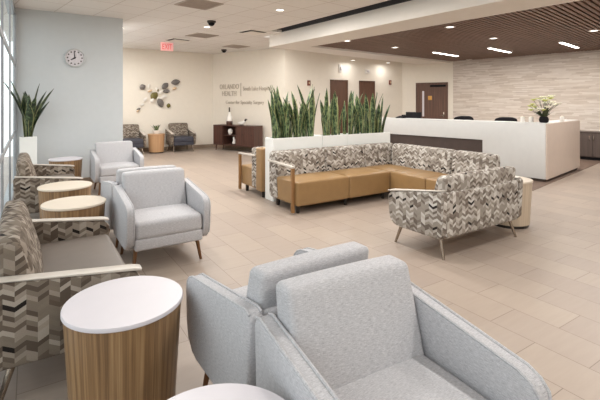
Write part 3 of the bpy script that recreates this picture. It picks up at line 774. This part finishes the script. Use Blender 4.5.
# leaf sculpture on the art wall
ax, az = on_y(158, YA), zat(on_y(158, YA), YA, 95)
t = thing('wall_sculpture', 'scattered metal leaf sculpture on the far cream wall above the patterned armchairs', 'wall art', (ax, YA, az))
def wleaf(px, py, w, h, ang, mat, off=.05):
    x = on_y(px, YA); z = zat(x, YA, py); k = (SN * x + CS * YA) / F
    bm = new(); n = 9; W2, H2 = w * k * .56, h * k * .5; uv = None
    def ring(u): return math.sin(PI * min(max(u, .02), .985)) ** .62
    g = []
    for i in range(n + 1):
        u = i / n; row = []
        for j in range(-3, 4):
            s = j / 3; row.append((s * W2 * ring(u), -.02 * (1 - s * s) * ring(u), (u - .5) * 2 * H2))
        g.append(row)
    f_ = [[bm.verts.new(p) for p in r] for r in g]; b_ = [[bm.verts.new((p[0], p[1] + .008, p[2])) for p in r] for r in g]
    for i in range(n):
        for j in range(6):
            bm.faces.new((f_[i][j], f_[i][j + 1], f_[i + 1][j + 1], f_[i + 1][j])); bm.faces.new((b_[i][j + 1], b_[i][j], b_[i + 1][j], b_[i + 1][j + 1]))
        for j in (0, 6): bm.faces.new((f_[i][j], f_[i + 1][j], b_[i + 1][j], b_[i][j]))
    for i in (0, n):
        for j in range(6): bm.faces.new((f_[i][j], f_[i][j + 1], b_[i][j + 1], b_[i][j]))
    m = Matrix.Translation((x - ax, -off, z - az)) @ Matrix.Rotation(math.radians(ang), 4, 'Y'); xf(bm.verts, m)
    tube(bm, [(x - ax, -off + .004, z - az), (x - ax, -.001, z - az)], .006, 6)
    o = obj('leaf', bm, mat, t)
    o['label'] = {'leaf_dark': 'dark grey metal leaf', 'leaf_olive': 'olive green metal leaf', 'leaf_white': 'white metal leaf', 'leaf_tan': 'tan metal leaf'}[mat]
for a in ((142.3, 87, 5, 6, 60, 'leaf_dark'), (164.5, 86.0, 5, 8, 45, 'leaf_dark'), (165.8, 91.2, 3.6, 7, 85, 'leaf_dark'), (175.2, 82.2, 5, 9, 80, 'leaf_dark'),
          (153.8, 95.9, 6.2, 8.5, 40, 'leaf_olive'), (160, 102.7, 5.5, 9.5, -25, 'leaf_dark'), (168.2, 105.6, 3.6, 4.6, 10, 'leaf_olive'), (148.8, 85.9, 2.4, 5, 10, 'leaf_white'),
          (157.4, 89.5, 2.8, 6, -40, 'leaf_white'), (160.5, 92, 2.6, 6, 55, 'leaf_white'), (162.5, 97.2, 2.6, 8, 70, 'leaf_white'), (151.7, 100.6, 3.2, 5, 40, 'leaf_white'), (157.8, 98.5, 2.5, 7, -35, 'leaf_white'),
          (145, 99.4, 3, 5, 35, 'leaf_white'), (141.7, 104.7, 2, 4.5, 70, 'leaf_white'), (138.4, 109, 1.8, 4, 75, 'leaf_dark'), (137.6, 111, 1.6, 3.4, 70, 'leaf_tan'), (174, 88.4, 2.6, 4.5, 70, 'leaf_tan'), (149.5, 91, 2.0, 5, 65, 'leaf_tan'), (157.6, 90.3, 1.5, 3, 0, 'leaf_olive')):
    wleaf(*a, off=.05 + rnd.uniform(-.012, .02))

# clock
cx = on_y(74.7, YG); czz = zat(cx, YG, 58)
t = thing('wall_clock', 'round wall clock with silver rim and white face on the grey wall', 'clock', (cx, YG, czz))
R = .165; rx = Matrix.Rotation(PI / 2, 4, 'X')
bm = new(); lathe(bm, [(R, .001), (R, .045), (R * .96, .055), (R * .88, .05), (R * .86, .03)], 48); xf(bm.verts, rx); obj('clock_rim', bm, 'clock_silver', t)
bm = new(); lathe(bm, [(R * .87, .024), (R * .87, .034)], 48); xf(bm.verts, rx); obj('clock_face', bm, 'white_laminate', t)
bm = new()
for k in range(12):
    a = 2 * PI * k / 12; lathe(bm, [(.013, .0345), (.013, .037)], 10, (R * .7 * math.sin(a), R * .7 * math.cos(a), 0))
xf(bm.verts, rx); obj('hour_marks', bm, 'dark_metal', t)
def hand(a, ln, w):
    bm = new(); vs = box(bm, (-w, -.02, .038), (w, ln, .041)); xf(vs, Matrix.Rotation(-a, 4, 'Z')); xf(bm.verts, rx); return bm
obj('minute_hand', hand(math.radians(-6), R * .66, .006), 'black_plastic', t); obj('hour_hand', hand(math.radians(239), R * .45, .008), 'black_plastic', t)

# exit sign
ex, ey = spot(167, 41.5, H)
t = thing('exit_sign', 'red EXIT sign hanging from the ceiling before the far wall', 'exit sign', (ex, ey, H))
bm = new(); box(bm, (-.16, -.02, -.245), (.16, .02, -.03), .006); obj('sign_box', bm, 'exit_face', t)
bm = new(); box(bm, (-.06, -.02, -.03), (.06, .02, 0), .003); obj('mount', bm, 'plastic_white', t)
txt('lettering', 'EXIT', .25, .14, 'exit_red', t, Matrix(((1, 0, 0, -.125), (0, 0, -1, -.0205), (0, 1, 0, -.21), (0, 0, 0, 1))), .004)
# small fixtures on the door wall
def wallbox(name, label, cat, px, py, w, h, dp, mat, part):
    x = on_y(px, YD); z = zat(x, YD, py); t = thing(name, label, cat, (x, YD, z))
    bm = new(); box(bm, (-w / 2, -dp * .5, -h / 2), (w / 2, .003, h / 2), .006); obj('backplate', bm, mat, t)
    bm = new(); rbox(bm, (-w * .18, -dp, -h * .22), (w * .18, -dp * .5, h * .22), .008, 2); obj(part, bm, 'leaf_tan' if mat != 'plastic_white' else 'white_laminate', t)
wallbox('fire_alarm', 'small dark red fire alarm on the wall left of the brown doors', 'fire alarm', 308.7, 83, .11, .16, .05, 'alarm_red', 'strobe')
wallbox('fire_alarm', 'small dark red fire alarm on the wall right of the brown doors', 'fire alarm', 390, 82.5, .11, .16, .05, 'alarm_red', 'strobe')
wallbox('emergency_light', 'white emergency light on the wall above the left brown door', 'light', 340, 68.5, .12, .26, .07, 'plastic_white', 'lamp')
wallbox('emergency_light', 'white emergency light on the wall above the right brown door', 'light', 367, 71.5, .20, .14, .07, 'plastic_white', 'lamp')

# ------------------------------------------------------------------ ceiling fixtures
def lamp(name, kind, parent, loc, power, size, color, **k):
    l = bpy.data.lights.new(name, kind); l.energy = power; l.color = color
    if kind == 'AREA': l.shape = 'DISK'; l.size = size
    for a, b in k.items(): setattr(l, a, b)
    o = bpy.data.objects.new(name, l); C.objects.link(o); o.parent = parent; o.location = loc; return o
WARM = (1, .985, .955)
def downlight(x, y, z, label, power=28, group='recessed downlights', col=WARM, r=.075):
    t = thing('downlight', label, 'ceiling light', (x, y, z), 0, group)
    bm = new(); lathe(bm, [(r, .0), (r + .02, -.001), (r + .022, -.006), (r, -.008), (r - .012, .0)], 24); obj('trim_ring', bm, 'plastic_white', t)
    bm = new(); lathe(bm, [(r - .013, -.003), (r - .013, .004)], 24); obj('lens', bm, 'light_lens' if power else 'white_laminate', t)
    if power: lamp('bulb', 'AREA', t, (0, 0, -.012), power, r * 2, col)
    return t
for px, py, lab in ((207, 27, 'lit downlight in the white tile ceiling above the credenza'), (280, 10, 'lit downlight in the white tile ceiling next to the dark ceiling slot')):
    downlight(*spot(px, py, H), H, lab, 60)
for q, (x, y) in enumerate(((2.6, 1.2), (2.6, -1.6), (.9, -1.6), (2.6, 3.2), (3.7, 4.6), (1.9, 6.0), (1.0, 4.9), (4.2, 1.4), (4.2, -1.6), (1.8, 11.4), (1.62, 9.6), (5.7, 9.6))):  # unseen downlights, added to brighten the room and the far walls
    downlight(x, y, H, 'added unseen downlight in the white tile ceiling, brightening the room', (18 if x > 5 else 48) if y > 9 else 28, 'added downlights out of view')
WZ = SOF + .05
for px, py, lab in ((450, 27, 'downlight in the wood slat ceiling, nearest the pale bulkhead'), (493.5, 38.3, 'downlight in the wood slat ceiling, above the middle linear light'), (469, 59.5, 'downlight in the wood slat ceiling beside the stone wall, toward the corner door'),
                    (555, 53.5, 'downlight in the wood slat ceiling beside the stone wall, above the flowers'), (395, 47.4, 'downlight in the wood slat ceiling above the brown doors'), (347, 40.8, 'downlight in the narrow far tip of the wood slat ceiling'), (594, 30.6, 'downlight in the wood slat ceiling at the right edge of the photo')):
    downlight(*spot(px, py, WZ), WZ, lab, 24 if py < 50 else 0, 'recessed downlights in the wood ceiling')
for x, y in ((7.6, 2.6), (9.6, 2.2), (7.6, -.8), (10.2, -.8)): downlight(x, y, WZ, 'recessed downlight in the wood slat ceiling outside the picture', 34, 'recessed downlights in the wood ceiling')
# soffit lights that wash the door wall
for px in (353, 388):
    x = on_y(px, YD - .36); downlight(x, YD - .36, SOF, 'small wall-wash downlight in the pale soffit by the brown doors', 5, 'soffit downlights')
for (a, b, lab) in (((433, 51.4), (458, 55.6), 'glowing linear light in the wood ceiling, left of three'), ((488, 47), (511, 52), 'glowing linear light in the wood ceiling, middle of three'), ((559, 41.4), (579, 47), 'glowing linear light in the wood ceiling, right of three')):
    p = Vector((*spot(*a, WZ), WZ)); q = Vector((*spot(*b, WZ), WZ)); mid = (p + q) / 2; ln = min(1.35, (q - p).length)
    t = thing('linear_light', lab, 'ceiling light', mid, math.atan2(sl.y, sl.x), 'linear ceiling lights')
    bm = new(); box(bm, (-ln / 2 - .01, -.05, -.022), (ln / 2 + .01, .05, -.001), .002); obj('housing', bm, 'plastic_white', t, smooth=False)
    bm = new(); box(bm, (-ln / 2, -.04, -.028), (ln / 2, .04, -.022)); obj('diffuser', bm, 'linear_lens', t, smooth=False)
    lamp('tube', 'AREA', t, (0, 0, -.035), 34, ln, (1, .94, .86), shape='RECTANGLE', size_y=.08)
# ceiling grilles and diffusers
def panel(px, py, label, s=.56, mat='vent_grey', kind='return_grille'):
    x, y = spot(px, py, H); t = thing(kind, label, 'ceiling vent', (x, y, H), math.radians(10))
    bm = new(); h = s / 2
    for lo, hi in (((-h, -h, -.012), (h, -h + .035, 0)), ((-h, h - .035, -.012), (h, h, 0)), ((-h, -h + .035, -.012), (-h + .035, h - .035, 0)), ((h - .035, -h + .035, -.012), (h, h - .035, 0))): box(bm, lo, hi)
    obj('frame', bm, mat if mat == 'vent_grey' else 'plastic_white', t, smooth=False)
    bm = new()
    if mat == 'vent_grey':
        box(bm, (-h + .035, -h + .035, -.004), (h - .035, h - .035, -.001))
        for k in range(16): y0 = -h + .05 + k * (s - .1) / 16; box(bm, (-h + .035, y0, -.01), (h - .035, y0 + .012, -.004))
        obj('louvre', bm, mat, t, smooth=False)
    else:
        box(bm, (-h + .035, -h + .035, -.004), (h - .035, h - .035, -.001)); obj('slot', bm, 'vent_dark', t, smooth=False)
        bm = new(); box(bm, (-h + .10, -h + .10, -.03), (h - .10, h - .10, -.02), .004); box(bm, (-.02, -.02, -.02), (.02, .02, -.004)); obj('face_plate', bm, 'soffit_paint', t, smooth=False)
panel(199, 4, 'large grey return grille in the ceiling at the top edge of the photo', .58)
panel(202, 35.4, 'grey ceiling grille above the left end of the credenza', .58)
panel(236, 46.4, 'grey ceiling grille close to the far lettered wall', .58)
panel(178, 40, 'square ceiling diffuser with dark slots beside the exit sign', .56, 'plastic_white', 'air_diffuser')
panel(253, 32, 'square ceiling diffuser with dark slots left of the bulkhead end', .56, 'plastic_white', 'air_diffuser')
for px, py, lab in ((211.5, 21, 'dark dome camera on the ceiling, nearer of the two'), (224, 49.5, 'dark dome camera on the ceiling close to the lettered wall')):
    x, y = spot(px, py, H); t = thing('ceiling_camera', lab, 'camera', (x, y, H))
    bm = new(); lathe(bm, [(.085, .004), (.085, -.03), (.07, -.04)], 24); obj('housing', bm, 'vent_dark', t)
    bm = new(); lathe(bm, [(.068, -.04), (.055, -.075), (.03, -.095), (0, -.1)], 20); obj('dome', bm, 'black_plastic', t)

# ------------------------------------------------------------------ daylight
w = bpy.data.worlds.new('sky'); bpy.context.scene.world = w; w.use_nodes = True
bg = w.node_tree.nodes['Background']; sky = w.node_tree.nodes.new('ShaderNodeTexSky')
sky.sky_type = 'HOSEK_WILKIE'; sky.turbidity = 6; sky.sun_direction = (.6, -.5, .62)
mx = w.node_tree.nodes.new('ShaderNodeMix'); mx.data_type = 'RGBA'; mx.inputs[0].default_value = .8; mx.inputs[7].default_value = (.97, .985, 1, 1)
w.node_tree.links.new(sky.outputs[0], mx.inputs[6]); w.node_tree.links.new(mx.outputs[2], bg.inputs[0]); bg.inputs[1].default_value = 2.3
pl = bpy.data.lights.new('window_portal', 'AREA'); pl.shape = 'RECTANGLE'; pl.size = 12.9; pl.size_y = 2.9; pl.cycles.is_portal = True
po = bpy.data.objects.new('window_portal', pl); C.objects.link(po); po.location = (XW - .2, (YB + YG) / 2, 1.55)
po.rotation_euler = Vector((1, 0, 0)).to_track_quat('-Z', 'Y').to_euler()

sc = bpy.context.scene
sc.view_settings.view_transform = 'Standard'; sc.view_settings.look = 'None'
sc.view_settings.gamma = 1; sc.view_settings.use_curve_mapping = False
sc.view_settings.exposure = 0.0
sc.cycles.max_bounces = 8; sc.cycles.diffuse_bounces = 5; sc.cycles.use_denoising = True
